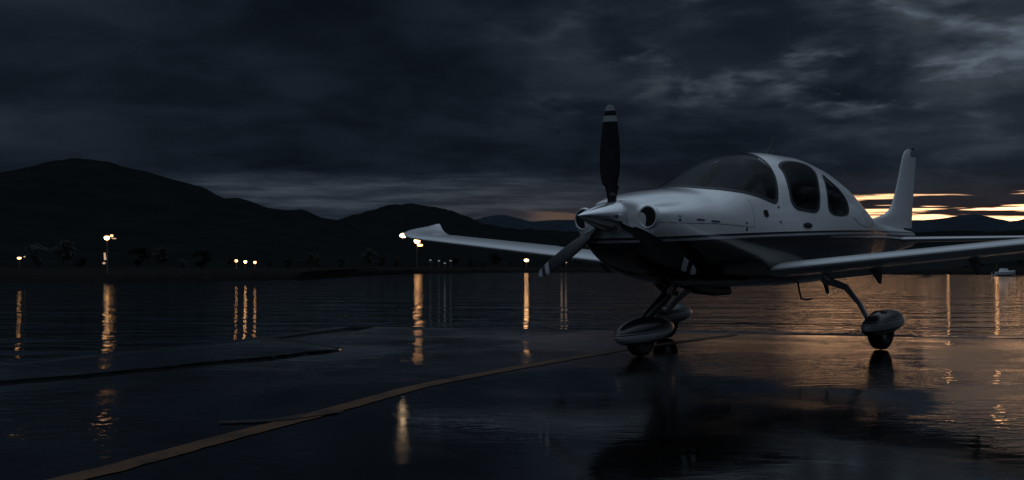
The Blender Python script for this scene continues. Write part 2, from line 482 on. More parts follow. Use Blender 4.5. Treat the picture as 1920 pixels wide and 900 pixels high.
strip('taxiway_line', [(-2.75, 2.4), (-1.79, 4.5), (-1.50, 5.45), (-1.08, 6.62), (-0.70, 7.88), (0.0, 9.25), (1.13, 11.3), (2.02, 12.6), (2.9, 13.9)], (0.15, 0.15), 0.004, M['line'])
strip('worn_line', [(-1.66, 6.03), (-1.35, 6.10), (-1.08, 6.50)], (0.05, 0.15), 0.008, M['line_worn'])

# far shore: one land sheet with a low stone bank dropping to the water
SH = [(-900, 60), (-300, 110), (-80, 124), (-48, 127), (-30, 150), (-30, 200), (-26, 280), (0, 330), (40, 330), (80, 270), (110, 240), (160, 220), (900, 150)]
sh = MB(); rings = []
pts = []
for i in range(len(SH) - 1):
    for k in range(14):
        t = k / 14; pts.append(Vector((SH[i][0] * (1 - t) + SH[i + 1][0] * t, SH[i][1] * (1 - t) + SH[i + 1][1] * t, 0)))
for q in pts:
    j = noise.fractal(q * 0.05, 1.0, 2.0, 4) * 2.5; jz = noise.fractal(q * 0.12 + Vector((5, 5, 0)), 1.0, 2.0, 4) * 0.25
    s_ = (1 + j / max(50, q.length))
    q = Vector((q.x, q.y + j, 0))
    rows = []
    for dist, z in ((-1.5, -2.2), (0, -0.7), (0.8, -0.05), (3, 0.12), (14, 0.3), (60, 0.4), (300, 0.6), (2500, 2), (8000, 6)):
        y = q.y + dist
        rows.append((q.x * (1 + max(0, dist - 60) / 4000), y, z + (jz if -1 < dist < 50 else 0)))
    rings.append(rows)
sh.loft(rings, cap=False, closed=False)
o = sh.build('far_shore', M['bank'], angle=60); o['kind'] = 'structure'

# ------------------------------------------------------------------ hills
def hill(name, crest, D, front, back, material, seed, rough=1.0, base=0.2):
    us = [c[0] for c in crest]; vs = [c[1] for c in crest]
    nu = 260; rows_f = 26; rows_b = 6
    m = MB(); rings = []
    for i in range(nu + 1):
        u = us[0] + (us[-1] - us[0]) * i / nu
        v = pchip(us, vs, u)
        q = at(u, v, D)
        hgt = max(0.5, q.z - base)
        ring = []
        for k in range(rows_f + 1):
            t = k / rows_f
            y = D - front * (1 - t)
            pr = t ** 1.25
            nz = noise.fractal(Vector((q.x * 0.006, y * 0.006, seed)), 0.9, 2.1, 5)
            small = noise.fractal(Vector((q.x * 0.06, y * 0.06, seed + 3)), 0.8, 2.1, 4)
            z = base + hgt * pr + nz * hgt * 0.10 * t * (1 - t) * 4 * rough + small * (D * 0.0011) * rough * min(1, t * 3)
            ring.append((q.x, y, z))
        for k in range(1, rows_b + 1):
            t = k / rows_b
            ring.append((q.x, D + back * t, base + hgt * (1 - t) ** 1.3))
        rings.append(ring)
    m.loft(rings, cap=False, closed=False)
    o = m.build(name, material, angle=180); o['kind'] = 'structure'
    return o
hill('wooded_hill', [(-700, 430), (-420, 400), (-150, 362), (0, 331), (60, 312), (95, 302), (140, 297), (200, 303), (240, 315), (265, 319), (320, 335), (380, 352), (425, 371), (445, 371), (500, 388), (535, 394), (560, 393), (600, 406), (632, 413), (680, 432), (760, 462), (860, 492), (900, 498)], 900, 520, 700, M['hill'], 1)
hill('wooded_hill', [(480, 470), (560, 436), (640, 410), (700, 393), (740, 383), (765, 382), (800, 386), (840, 393), (880, 408), (910, 420), (960, 428), (1040, 432), (1130, 436), (1250, 445), (1400, 470), (1500, 490)], 1500, 700, 900, M['hill'], 4)
hill('distant_mountain', [(700, 470), (800, 440), (860, 424), (895, 411), (925, 404), (942, 403), (970, 409), (1000, 415), (1030, 413), (1070, 412), (1150, 416), (1300, 424), (1450, 418), (1560, 422), (1640, 416), (1690, 413), (1740, 412), (1775, 408), (1810, 403), (1830, 402), (1860, 409), (1895, 415), (1930, 408), (2000, 398), (2150, 405), (2400, 430), (2700, 460)], 4200, 1800, 2000, M['hillhaze'], 8, 0.6)
hill('low_ridge', [(1300, 480), (1450, 462), (1560, 448), (1640, 441), (1720, 436), (1800, 432), (1870, 434), (1930, 430), (2050, 425), (2300, 440), (2600, 475)], 1700, 800, 900, M['hill'], 12, 0.8)

# ------------------------------------------------------------------ trees on the far shore
def make_tree(seed, h):
    rnd = random.Random(seed)
    root = empty('shore_tree', (0, 0, 0))
    t = MB(); t.tube([(0, 0, -0.3), (0.03 * h, 0, 0.25 * h), (0, 0.02 * h, 0.55 * h), (0, 0, 0.85 * h)], [0.035 * h, 0.028 * h, 0.018 * h, 0.006 * h], 7)
    for k in range(5):
        a = rnd.uniform(0, 6.3); z = h * rnd.uniform(0.3, 0.6); L = h * rnd.uniform(0.15, 0.28)
        t.tube([(0, 0, z), (cos(a) * L * 0.6, sin(a) * L * 0.6, z + L * 0.4), (cos(a) * L, sin(a) * L, z + L * 0.8)], [0.012 * h, 0.008 * h, 0.003 * h], 5)
    t.build('trunk', M['bark'], root)
    c = MB()
    cl = [(rnd.uniform(-.24, .24) * h, rnd.uniform(-.24, .24) * h, rnd.uniform(.32, .92) * h, rnd.uniform(.09, .17) * h) for _ in range(15)]
    for (cx, cy, cz, cr_) in cl:
        for _ in range(48):
            d_ = Vector((rnd.gauss(0, 1), rnd.gauss(0, 1), rnd.gauss(0, 0.8))).normalized() * cr_ * rnd.uniform(.5, 1.15)
            q = Vector((cx, cy, cz)) + d_
            a = Vector((rnd.gauss(0, 1), rnd.gauss(0, 1), rnd.gauss(0, 1))).normalized(); b_ = a.orthogonal().normalized()
            s_ = h * rnd.uniform(.03, .055)
            k = len(c.v); c.v += [tuple(q + a * s_), tuple(q + b_ * s_), tuple(q - a * s_), tuple(q - b_ * s_ * .6)]; c.f.append((k, k + 1, k + 2, k + 3))
    me = bpy.data.meshes.new('crown'); me.from_pydata(c.v, [], c.f); me.materials.append(M['leaf'])
    o = bpy.data.objects.new('crown', me); COL.objects.link(o); o.parent = root
    return root
protos = [make_tree(3, 4.2), make_tree(8, 5.6), make_tree(15, 3.2)]
def shore_y(x):
    for i in range(len(SH) - 1):
        if SH[i][0] <= x <= SH[i + 1][0] and SH[i + 1][0] > SH[i][0]:
            t = (x - SH[i][0]) / (SH[i + 1][0] - SH[i][0]); return SH[i][1] * (1 - t) + SH[i + 1][1] * t
    return 330
rnd = random.Random(5); k = 0
spots = []
for u in (70, 118, 150, 262, 300, 345, 380, 430, 505, 540, 585, 597, 640, 690, 715, 745, 855, 880, 905, 930, 960, 1030, 1085, 1110, 1700, 1740, 1812, 1840, 1910):
    if u < 420: dist = rnd.uniform(150, 240)
    elif u < 760: dist = rnd.uniform(300, 380)
    elif u < 1200: dist = rnd.uniform(350, 440)
    else: dist = rnd.uniform(285, 340)
    spots.append((u, dist))
for i, (u, dist) in enumerate(spots):
    pr = protos[i % 3]
    o = pr if i < 3 else copy_tree(pr)
    o.location = ((u - 960) / F * dist, dist, 0.2); o.rotation_euler.z = rnd.uniform(0, 6.28)
    s_ = rnd.uniform(0.7, 1.15); o.scale = (s_ * rnd.uniform(.9, 1.4), s_, s_)
    side = 'right of the plane behind its near wing' if u > 1200 else ('under the big left hill' if u < 620 else 'under the middle hills')
    tag(o, 'dark bushy tree on the far lake shore ' + side, 'tree', 'trees along the far shore ' + side)

# ------------------------------------------------------------------ lamps on the far shore
def lamp_pole(name, label, u, v, dist, heads, ground=0.2, mat_='lamp', group=None, pole_r=0.06, glow=True):
    top_ = at(u, v, dist); root = empty(name, (top_.x, top_.y, ground), 0, label, 'lamp', group)
    h = top_.z - ground
    p = MB(); p.tube([(0, 0, -0.3), (0, 0, h * 0.5), (0, 0, h + 0.1)], [pole_r * 1.4, pole_r * 1.1, pole_r * 0.8], 8); p.build('pole', M['pole'], root)
    for (hx, hz, sx, sz, mm) in heads:
        a = MB(); a.tube([(0, 0, h + hz * 0.5), (hx * 0.5, -0.05, h + hz + 0.02), (hx, -0.1, h + hz + 0.03)], 0.035, 6); a.build('bracket', M['pole'], root)
        g = MB(); g.box((hx, 0.05, h + hz + sz * 0.55), (sx * 1.1, 0.35, sz * 0.35)); hd = g.build('lamp_head', M['dark'], root, bevel=0.03)
        l = MB()
        prof = [(-sz * .5, 0.02), (-sz * .45, sx * .28), (-sz * .2, sx * .46), (sz * .1, sx * .5), (sz * .35, sx * .4), (sz * .45, 0.02)]
        l.lathe(prof, (hx, 0, h + hz), 'Z', 14); l.build('lamp_lens', M[mm], root)
    return root
lamp_pole('lake_lamp', 'low warm lamp with a second small lens at far left edge of the shore', 36, 484, 260, [(0.0, 0, .95, .6, 'lamp'), (1.3, .35, .4, .35, 'lamp_dim')], 0.2)
flood = lamp_pole('flood_light_mast', 'tall mast with bright double floodlight on the left shore under the big hill', 201, 446, 128, [(-0.05, 0, .62, .5, 'lamp_hot'), (0.55, .26, .3, .28, 'lamp'), (0.85, -.08, .5, .16, 'lamp_dim')], -0.05)
q = MB(); q.tube([(-0.2, -.1, 1.75), (-0.28, -.12, 2.6)], [.14, .1], 8); q.build('work_light', M['lamp_dim'], flood)
q = MB(); q.lathe([(-.15, .02), (0, .2), (.15, .02)], (-0.35, -.1, 1.35), 'Z', 10); q.build('work_light', M['lamp_dim'], flood)
tl = [('left', 443, 489), ('middle', 460, 491), ('right', 478, 492)]
for nm, u, v in tl:
    lamp_pole('bollard_lamp', '%s of three bright warm lamps close together on shore under left hill' % ('leftmost' if nm == 'left' else 'rightmost' if nm == 'right' else 'middle one'), u, v, 230, [(0, 0, .62, .6, 'lamp_hot' if nm == 'middle' else 'lamp')], -0.02, group='three lamps close together on the shore')
lamp_pole('street_lamp', 'tall bright street lamp seen just below the far wing tip', 782, 452, 335, [(0, 0, 1.9, 1.5, 'lamp_hot'), (.9, -1.3, 1.8, .8, 'lamp')], 0.2, pole_r=.1)
lamp_pole('street_lamp', 'low warm lamp beside the tip of the lower propeller blade', 987, 488, 340, [(0, 0, 1.5, .9, 'lamp_hot')], 0.2, pole_r=.08)
lamp_pole('street_lamp', 'shore lamp behind the near wing whose reflection shows left of the other', 1778, 483, 280, [(0, 0, .8, .6, 'lamp_hot')], 0.2)
lamp_pole('street_lamp', 'shore lamp behind the near wing above the white boat', 1869, 486, 270, [(0, 0, 1.0, .7, 'lamp_hot')], 0.2)
for (u, v, mm, lb) in ((807, 488, 'lamp_pale', 'faint pale light leftmost of the four dots right of the wing tip lamp'), (823, 489, 'lamp_pale', 'brightest of four pale dots right of the wing tip lamp'), (834, 493.5, 'lamp_pale', 'lowest of four pale dots right of the wing tip lamp'), (845, 489, 'lamp_pale', 'faint pale light rightmost of the four dots right of the wing tip lamp'),
                       (970, 509, 'lamp_pale', 'tiny pale light at the waterline left of the lower propeller tip'), (1053, 493, 'lamp_dim', 'tiny dim light left one of two right of the lower propeller blade'), (1061, 492, 'lamp_dim', 'tiny dim light right one of two right of the lower propeller blade')):
    lamp_pole('path_light', lb, u, v, 345, [(0, 0, .75, .5, mm)], 0.1, group='small faint lights along the shore')

# small white boat by the right shore
bt = empty('motor_boat', at(1882, 517, 205), R(8), 'small white motor boat moored by the far right shore under the near wing', 'boat')
bt.location.z = WZ
hb = MB(); rings = []
for t in [i / 12 for i in range(13)]:
    x = -2.0 + 4.4 * t; wv = 0.85 * min(1, (1 - t) * 2.6) ** 0.6 + 0.02; zt = 0.75 + 0.35 * t * t; kz = -0.2 + 0.5 * t ** 4
    rings.append([(x, -wv, zt), (x, -wv * .85, zt * .4 + kz * .5), (x, 0, kz), (x, wv * .85, zt * .4 + kz * .5), (x, wv, zt)])
hb.loft(rings); hb.build('hull', M['hull'], bt)
cbm = MB(); cbm.loft([[(-.7, -.6, .75), (.9, -.55, .85), (.9, .55, .85), (-.7, .6, .75)], [(-.5, -.5, 1.45), (.35, -.45, 1.45), (.35, .45, 1.45), (-.5, .5, 1.45)]]); cbm.build('cabin', M['hull'], bt)
wn = MB(); wn.loft([[(.92, -.48, .92), (.40, -.4, 1.40), (.40, .4, 1.40), (.92, .48, .92)], [(.94, -.48, .94), (.42, -.4, 1.42), (.42, .4, 1.42), (.94, .48, .94)]]); wn.build('windscreen', M['glass'], bt)
en = MB(); en.box((-2.15, 0, .7), (.3, .35, .7)); en.build('outboard_engine', M['dark'], bt, bevel=.04)

# ------------------------------------------------------------------ the aircraft (local +X aft, +Y starboard)
A = empty('light_aircraft', (0.665, 9.876, 0), atan2(0.7364, 0.6766),
          'white and black single engine propeller plane parked on the wet apron', 'airplane')
ST = [(.50, 1.535, 1.34, .96, .49, 2.3, 2.2), (.58, 1.565, 1.34, .90, .54, 2.3, 2.2), (.75, 1.605, 1.33, .82, .575, 2.3, 2.2),
      (1.0, 1.645, 1.31, .755, .60, 2.3, 2.3), (1.38, 1.69, 1.30, .70, .62, 2.2, 2.4), (1.65, 1.80, 1.29, .675, .635, 2.05, 2.5),
      (1.95, 1.945, 1.28, .665, .645, 2.0, 2.6), (2.27, 2.06, 1.27, .66, .65, 2.0, 2.7), (2.7, 2.145, 1.26, .66, .65, 2.0, 2.7),
      (3.2, 2.185, 1.26, .66, .645, 2.05, 2.7), (3.7, 2.185, 1.27, .67, .63, 2.05, 2.6), (4.2, 2.13, 1.28, .69, .60, 2.05, 2.5),
      (4.75, 1.985, 1.29, .74, .545, 2.05, 2.4), (5.2, 1.79, 1.30, .80, .47, 2.05, 2.3), (5.5, 1.63, 1.31, .85, .41, 2.05, 2.2),
      (5.8, 1.53, 1.31, .90, .35, 2.05, 2.1), (6.0, 1.50, 1.30, .93, .31, 2.05, 2.), (6.4, 1.47, 1.29, 1.0, .25, 2, 2),
      (7.0, 1.43, 1.28, 1.10, .16, 2, 2), (7.55, 1.39, 1.29, 1.18, .07, 2, 2)]
SX = [s[0] for s in ST]
SC = [[s[k] for s in ST] for k in range(7)]
_par = {}
def par(x):
    k = round(x, 6)
    if k not in _par: _par[k] = [pchip(SX, SC[q], x) for q in range(1, 7)]
    return _par[k]
def surf(x, th, off=0.0):
    zt, zm, zb, wd, nt, nb = par(x)
    c = cos(th); s = sin(th); n = nt if c >= 0 else nb
    y = -wd * abs(s) ** (2 / n) * (1 if s >= 0 else -1)
    z = zm + (zt - zm if c >= 0 else zm - zb) * (1 if c >= 0 else -1) * abs(c) ** (2 / n)
    q = Vector((x, y, z))
    if x < 1.3:                                              # hollows between the spinner line and the air-inlet cheeks
        k = 1 - max(0, min(1, (x - .50) / .80)); k = k * k * (3 - 2 * k)
        t = (abs(((th + pi) % (2 * pi)) - pi) - .80) / .30
        g = 1 - .16 * k * math.exp(-t * t)
        t2 = (abs(((th + pi) % (2 * pi)) - pi) - 2.25) / .35
        g -= .07 * k * math.exp(-t2 * t2)
        q = Vector((q.x, q.y * g, 1.30 + (q.z - 1.30) * g))
    if off:
        q = q + normal(x, th) * off
    return q
def normal(x, th):
    e_ = 0.008
    a = surf(min(x + e_, 7.5), th) - surf(max(x - e_, .50), th); b_ = surf(x, th + e_) - surf(x, th - e_)
    n = a.cross(b_)
    if n.length < 1e-9: return Vector((0, 0, 1))
    n.normalize()
    c = surf(x, th) - Vector((x, 0, pchip(SX, SC[2], x)))
    return n if n.dot(c) > 0 else -n
# windshield outline, both sides in one pane
half = [(1.42, .02), (1.45, .35), (1.56, .63), (1.77, .87), (2.0, 1.02), (2.25, 1.14), (2.44, 1.21), (2.52, 1.18), (2.60, 1.05), (2.70, .82), (2.76, .60), (2.78, .38), (2.78, .05)]
ws = half + [(a, -b_) for a, b_ in reversed(half)]
door_w = [(2.97, .62), (3.25, .51), (3.52, .48), (3.72, .54), (3.76, .70), (3.63, .95), (3.52, 1.16), (3.44, 1.28), (3.33, 1.325), (3.10, 1.315), (2.92, 1.29), (2.83, 1.20), (2.86, 1.03), (2.93, .80)]
rear_w = [(3.98, .70), (4.08, .78), (4.24, .92), (4.33, 1.06), (4.33, 1.20), (4.25, 1.31), (4.02, 1.345), (3.80, 1.335), (3.72, 1.26), (3.77, 1.10), (3.87, .88), (3.93, .74)]
def rounded(poly):
    P = []; n = len(poly)
    for i in range(n):
        p0, p1, p2, p3 = poly[i - 1], poly[i], poly[(i + 1) % n], poly[(i + 2) % n]
        for k in range(5):
            t = k / 5
            P.append(tuple(0.5 * (2 * p1[j] + (p2[j] - p0[j]) * t + (2 * p0[j] - 5 * p1[j] + 4 * p2[j] - p3[j]) * t * t + (3 * p1[j] - p0[j] - 3 * p2[j] + p3[j]) * t ** 3) for j in (0, 1)))
    return P
def inside(P, x, y):
    c = False; n = len(P)
    for i in range(n):
        x1, y1 = P[i]; x2, y2 = P[i - 1]
        if (y1 > y) != (y2 > y) and x < (x2 - x1) * (y - y1) / (y2 - y1) + x1: c = not c
    return c
OPEN = []
for poly, k in ((ws, .99), (door_w, .985), (rear_w, .985)):
    P = rounded(poly); cx = sum(q[0] for q in P) / len(P); cy = sum(q[1] for q in P) / len(P)
    P = [(cx + (q[0] - cx) * k, cy + (q[1] - cy) * k) for q in P]
    OPEN.append((P, min(q[0] for q in P), max(q[0] for q in P)))
def is_open(x, th):
    th = ((th + pi) % (2 * pi)) - pi
    for k, (P, a, b_) in enumerate(OPEN):
        if a < x < b_ and inside(P, x, th if k == 0 else abs(th)): return True
    return False
fb = MB(); NTH = 240
xs = []
x = 0.50
while x < 7.55: xs.append(x); x += .02 if x < 4.5 else .05
xs.append(7.55)
rings = []
for sc_, dx_ in ((0.55, 0.465), (0.80, 0.47), (0.93, 0.482)):
    cen = Vector((0, 0, 1.30)); r_ = []
    for k in range(NTH):
        q = surf(.50, 2 * pi * k / NTH + 1e-6); q = Vector((dx_, q.y * sc_, cen.z + (q.z - cen.z) * sc_)); r_.append(q)
    rings.append(r_)
for x in xs: rings.append([surf(x, 2 * pi * k / NTH + 1e-6) for k in range(NTH)])
fb.loft(rings)
nr = 3
keep = []
for f in fb.f:
    if len(f) == 4:
        i0, j0 = divmod(min(f), NTH)
        if nr <= i0 < nr + len(xs) - 1:
            js = [q % NTH for q in f]; ja = min(js) if max(js) - min(js) < 5 else NTH - 1
            if is_open((xs[i0 - nr] + xs[i0 - nr + 1]) / 2, 2 * pi * (ja + .5) / NTH): continue
    keep.append(f)
fb.f = keep
fus = fb.build('fuselage', M['paint'], A, angle=60)

def patch(name, poly, material, off0, off1, rings_n=7, parent=A, mirror=False, scale=1.0, inner=0.0, label=None):
    """a shaped panel lying on the fuselage skin; poly in (station, angle)"""
    P = rounded(poly)
    cx = sum(p[0] for p in P) / len(P); ct = sum(p[1] for p in P) / len(P)
    sg = -1 if mirror else 1
    m = MB(); N_ = len(P)
    ks = [inner + (1 - inner) * i / rings_n for i in range(rings_n + 1)] if inner else [i / rings_n for i in range(1, rings_n + 1)]
    outer = []
    for s_ in ks:
        outer.append([surf(cx + (p[0] - cx) * s_ * scale, sg * (ct + (p[1] - ct) * s_ * scale), off1) for p in P])
    base = len(m.v)
    for r_ in outer: m.v += [tuple(q) for q in r_]
    for i in range(len(outer) - 1):
        for j in range(N_):
            k = (j + 1) % N_; m.f.append((base + i * N_ + j, base + i * N_ + k, base + (i + 1) * N_ + k, base + (i + 1) * N_ + j))
    if not inner:
        m.v.append(tuple(surf(cx, sg * ct, off1))); c0 = len(m.v) - 1
        for j in range(N_): m.f.append((c0, base + j, base + (j + 1) % N_))
    skirt = [surf(cx + (p[0] - cx) * scale, sg * (ct + (p[1] - ct) * scale), off0) for p in P]
    b2 = len(m.v); m.v += [tuple(q) for q in skirt]; L_ = base + (len(outer) - 1) * N_
    for j in range(N_):
        k = (j + 1) % N_; m.f.append((L_ + j, L_ + k, b2 + k, b2 + j))
    if inner:
        s_ = inner
        skirt = [surf(cx + (p[0] - cx) * s_ * scale, sg * (ct + (p[1] - ct) * s_ * scale), off0) for p in P]
        b2 = len(m.v); m.v += [tuple(q) for q in skirt]
        for j in range(N_):
            k = (j + 1) % N_; m.f.append((base + k, base + j, b2 + j, b2 + k))
    return m.build(name, material, parent, angle=50)
glassw = patch('windshield', ws, M['glass'], -.004, .004, 9)
patch('windshield_seal', ws, M['gasket'], -.012, .006, 1, inner=.955, parent=glassw, scale=1.012)
# cabin doors: outline of the door skin standing a hair proud, with window, handle, hinges
door_skin = [(2.70, .42), (3.1, .36), (3.5, .35), (3.86, .42), (3.85, .62), (3.72, .9), (3.63, 1.15), (3.60, 1.35), (3.57, 1.52), (3.48, 1.60), (3.1, 1.61), (2.7, 1.61), (2.58, 1.54), (2.57, 1.35), (2.64, 1.1), (2.72, .85), (2.72, .6)]
for mir in (False, True):
    sg = -1 if mir else 1
    Pw = rounded(door_w); Pd = rounded(door_skin); cx = sum(q[0] for q in Pw) / len(Pw); ct = sum(q[1] for q in Pw) / len(Pw)
    dm = MB(); loops = []
    outer = []
    for k in range(90):
        a = 2 * pi * k / 90; ux, uy = cos(a), sin(a) * 1.4
        def hit(P):
            best = None
            for i in range(len(P)):
                x1, y1 = P[i - 1][0] - cx, P[i - 1][1] - ct; x2, y2 = P[i][0] - cx, P[i][1] - ct
                den = ux * (y2 - y1) - uy * (x2 - x1)
                if abs(den) < 1e-12: continue
                t = (x1 * (y2 - y1) - y1 * (x2 - x1)) / den; u_ = (x1 * uy - y1 * ux) / den
                if t > 0 and -1e-6 <= u_ <= 1 + 1e-6 and (best is None or t > best): best = t
            return best
        outer.append((ux, uy, hit(Pw) * .99, hit(Pd)))
    for q, off in ((0, -.004), (0, .0025), (.2, .0025), (.4, .0025), (.6, .0025), (.8, .0025), (1, .0025), (1, -.004)):
        loops.append([surf(cx + ux * (a + (b_ - a) * q), sg * (ct + uy * (a + (b_ - a) * q)), off) for ux, uy, a, b_ in outer])
    dm.loft(loops, cap=False)
    ds = dm.build('door', M['paint'], A, angle=50)
    pw = patch('door_window', door_w, M['glass'], -.004, .007, 6, mirror=mir, parent=ds)
    patch('window_seal', door_w, M['gasket'], -.012, .009, 1, inner=.91, mirror=mir, parent=ds, scale=1.03)
    patch('door_handle', [(3.03, 1.475), (3.12, 1.46), (3.21, 1.475), (3.21, 1.51), (3.12, 1.525), (3.03, 1.51)], M['dark'], -.002, .012, 2, mirror=mir, parent=ds)
    rw = patch('rear_window', rear_w, M['glass'], -.004, .004, 6, mirror=mir)
    patch('window_seal', rear_w, M['gasket'], -.012, .006, 1, inner=.91, mirror=mir, parent=rw, scale=1.03)
    patch('air_vent', [(2.19, 1.315), (2.26, 1.315), (2.27, 1.395), (2.20, 1.395)], M['black'], -.002, .006, 2, mirror=mir)
    for (xx, tt) in ((.73, 1.49), (.73, 1.58), (1.83, 1.50), (1.83, 1.585), (2.52, 1.46), (2.52, 1.27)):
        patch('fastener', [(xx - .012, tt - .012), (xx + .012, tt - .012), (xx + .012, tt + .012), (xx - .012, tt + .012)], M['gasket'], -.002, .004, 1, mirror=mir)
    for (xa, xb, tt) in ((.98, 1.10, 1.515), (1.22, 1.35, 1.52)):
        patch('cowl_slot', [(xa, tt - .01), ((xa + xb) / 2, tt - .014), (xb, tt - .008), (xb, tt + .008), ((xa + xb) / 2, tt + .012), (xa, tt + .01)], M['gasket'], -.002, .006, 1, mirror=mir)
    # cowl split line and cowl rear edge as thin raised seams
    def seam(name, pts, wd, mir=mir):
        sg = -1 if mir else 1
        m = MB(); fine = []
        for i in range(len(pts) - 1):
            for k in range(10):
                t = k / 10; fine.append((pts[i][0] * (1 - t) + pts[i + 1][0] * t, pts[i][1] * (1 - t) + pts[i + 1][1] * t))
        fine.append(pts[-1])
        m.tube([surf(a, sg * b_, -0.001) for a, b_ in fine], wd, 6)
        return m.build(name, M['gasket'], A)
    seam('cowl_seam', [(.50, 1.66), (1.0, 1.58), (1.5, 1.56), (1.98, 1.56)], .003)
    seam('cowl_seam', [(1.98, 1.56), (1.99, 1.3), (1.97, 1.12)], .0025)
    seam('tail_seam', [(4.42, 1.34), (4.7, 1.44), (5.1, 1.46), (5.25, 1.3), (5.4, 1.0)], .004)
    # engine air inlet
    sg = 1 if mir else -1
    lip = MB(); cx, cy, cz = .505, sg * .385, 1.35
    rings = []
    for a in [2 * pi * k / 12 for k in range(12)] :
        rings.append((.028 + .030 * cos(a), .035 * sin(a)))
    ring_pts = []
    for k in range(30):
        t = 2 * pi * k / 30; dirv = Vector((0, cos(t), sin(t))); ring_pts.append([Vector((cx, cy, cz)) + dirv * (.100 + r_) - Vector((.012 + xx_, 0, 0)) for (r_, xx_) in [(.018 * cos(a), .030 * sin(a)) for a in [2 * pi * j / 10 for j in range(10)]]])
    ring_pts.append(ring_pts[0])
    lip.loft(ring_pts, cap=False); lp = lip.build('air_inlet', M['paint'], A)
    shade_disc = MB(); shade_disc.lathe([(-.036, .001), (-.036, .1), (-.030, .1)], (cx, cy, cz), 'X', 28); shade_disc.build('inlet_shade_disc', M['black'], lp)  # flat black disc paints the shade inside the inlet; no cavity behind

# cabin interior
M['leather'] = plain('dark_leather', (0.035, 0.032, 0.03), 0.6)
q = MB(); q.loft([[(1.75, y_ * .50, 1.02), (1.75, y_ * .50, 1.42)][::1] + [(2.15, y_ * .55, 1.56), (2.45, y_ * .56, 1.52), (2.45, y_ * .56, 1.02)] for y_ in (-1, -.5, 0, .5, 1)])
q.build('instrument_panel', M['black'], A, angle=30)
q = MB(); q.loft([[(2.3, -.5, .86), (4.6, -.42, .90), (4.6, -.42, .94), (2.3, -.5, .90)], [(2.3, .5, .86), (4.6, .42, .90), (4.6, .42, .94), (2.3, .5, .90)]]); q.build('cabin_floor', M['black'], A, smooth=False)
def cabin_seat(x, y):
    q = MB(); q.loft([[(x - .45, y - .20, 1.02), (x - .45, y + .20, 1.02), (x - .45, y + .20, 1.14), (x - .45, y - .20, 1.14)], [(x + .02, y - .20, 1.0), (x + .02, y + .20, 1.0), (x + .02, y + .20, 1.12), (x + .02, y - .20, 1.12)]])
    for z0, z1, xa, xb, hw in ((1.08, 1.62, x, x + .14, .21),):
        q.loft([[(xa, y - hw, z0), (xa, y + hw, z0), (xa + .12, y + hw, z0), (xa + .12, y - hw, z0)], [(xb, y - hw * .85, z1), (xb, y + hw * .85, z1), (xb + .09, y + hw * .85, z1), (xb + .09, y - hw * .85, z1)]])
    st_ = q.build('seat', M['leather'], A, smooth=False, bevel=.03)
    q = MB(); q.box((x + .20, y, 1.74), (.09, .24, .17)); q.build('headrest', M['leather'], st_, smooth=False, bevel=.03)
for x_ in (3.05, 3.95):
    for y_ in (-.26, .26): cabin_seat(x_, y_)
# spinner and propeller
HZ = 1.355
sp = MB(); prof = []
for i in range(25):
    t = i / 24; prof.append((-.09 + .575 * t, max(.0015, .160 * (1 - (1 - t) ** 1.45) ** .92)))
prof += [(.495, .158), (.50, .12)]
sp.lathe(prof, (0, 0, HZ), 'X', 48); spn = sp.build('spinner', M['metal'], A, angle=50)
bp = MB(); bp.lathe([(.488, .16), (.498, .163), (.506, .163), (.51, .15)], (0, 0, HZ), 'X', 48); bp.build('spinner_backplate', M['dark'], spn)
def blade_mesh():
    m = MB(); rings = []
    tab = [(.08, .085, .9, 48), (.16, .09, .7, 46), (.24, .115, .42, 42), (.34, .160, .22, 36), (.45, .192, .15, 31), (.56, .198, .12, 27), (.68, .188, .10, 24), (.80, .165, .09, 21), (.90, .140, .08, 19), (.97, .115, .08, 18), (1.01, .095, .08, 17), (1.035, .062, .08, 17), (1.048, .02, .08, 17)]
    T = [q[0] for q in tab]
    for i in range(61):
        z = .08 + (1.048 - .08) * i / 60
        ch = pchip(T, [q[1] for q in tab], z); th = pchip(T, [q[2] for q in tab], z); be = R(pchip(T, [q[3] for q in tab], z))
        ring = []
        for k in range(20):
            a = 2 * pi * k / 20; cx = cos(a); cy = sin(a) * (1.0 if th > .5 else (.75 + .25 * cos(a)))
            s_ = cx * ch * .5 + (.02 if z > .3 else 0); n_ = cy * ch * th * .5
            # chord runs toward +Y (leading edge) and forward (-X)
            ring.append((-s_ * sin(be) + n_ * cos(be), s_ * cos(be) + n_ * sin(be), z))
        rings.append(ring)
    m.loft(rings); return m
b0 = blade_mesh().build('propeller_blade', M['prop'], A, angle=60)
for k, ang in enumerate((0, 120, 240)):
    o = b0 if k == 0 else b0.copy()
    if k: COL.objects.link(o)
    o.location = (.43, 0, HZ); o.scale = (1, 1, 1.03)
    # rotation about +X(aft): top blade moves toward starboard
    o.rotation_euler = (R(-ang), 0, 0)

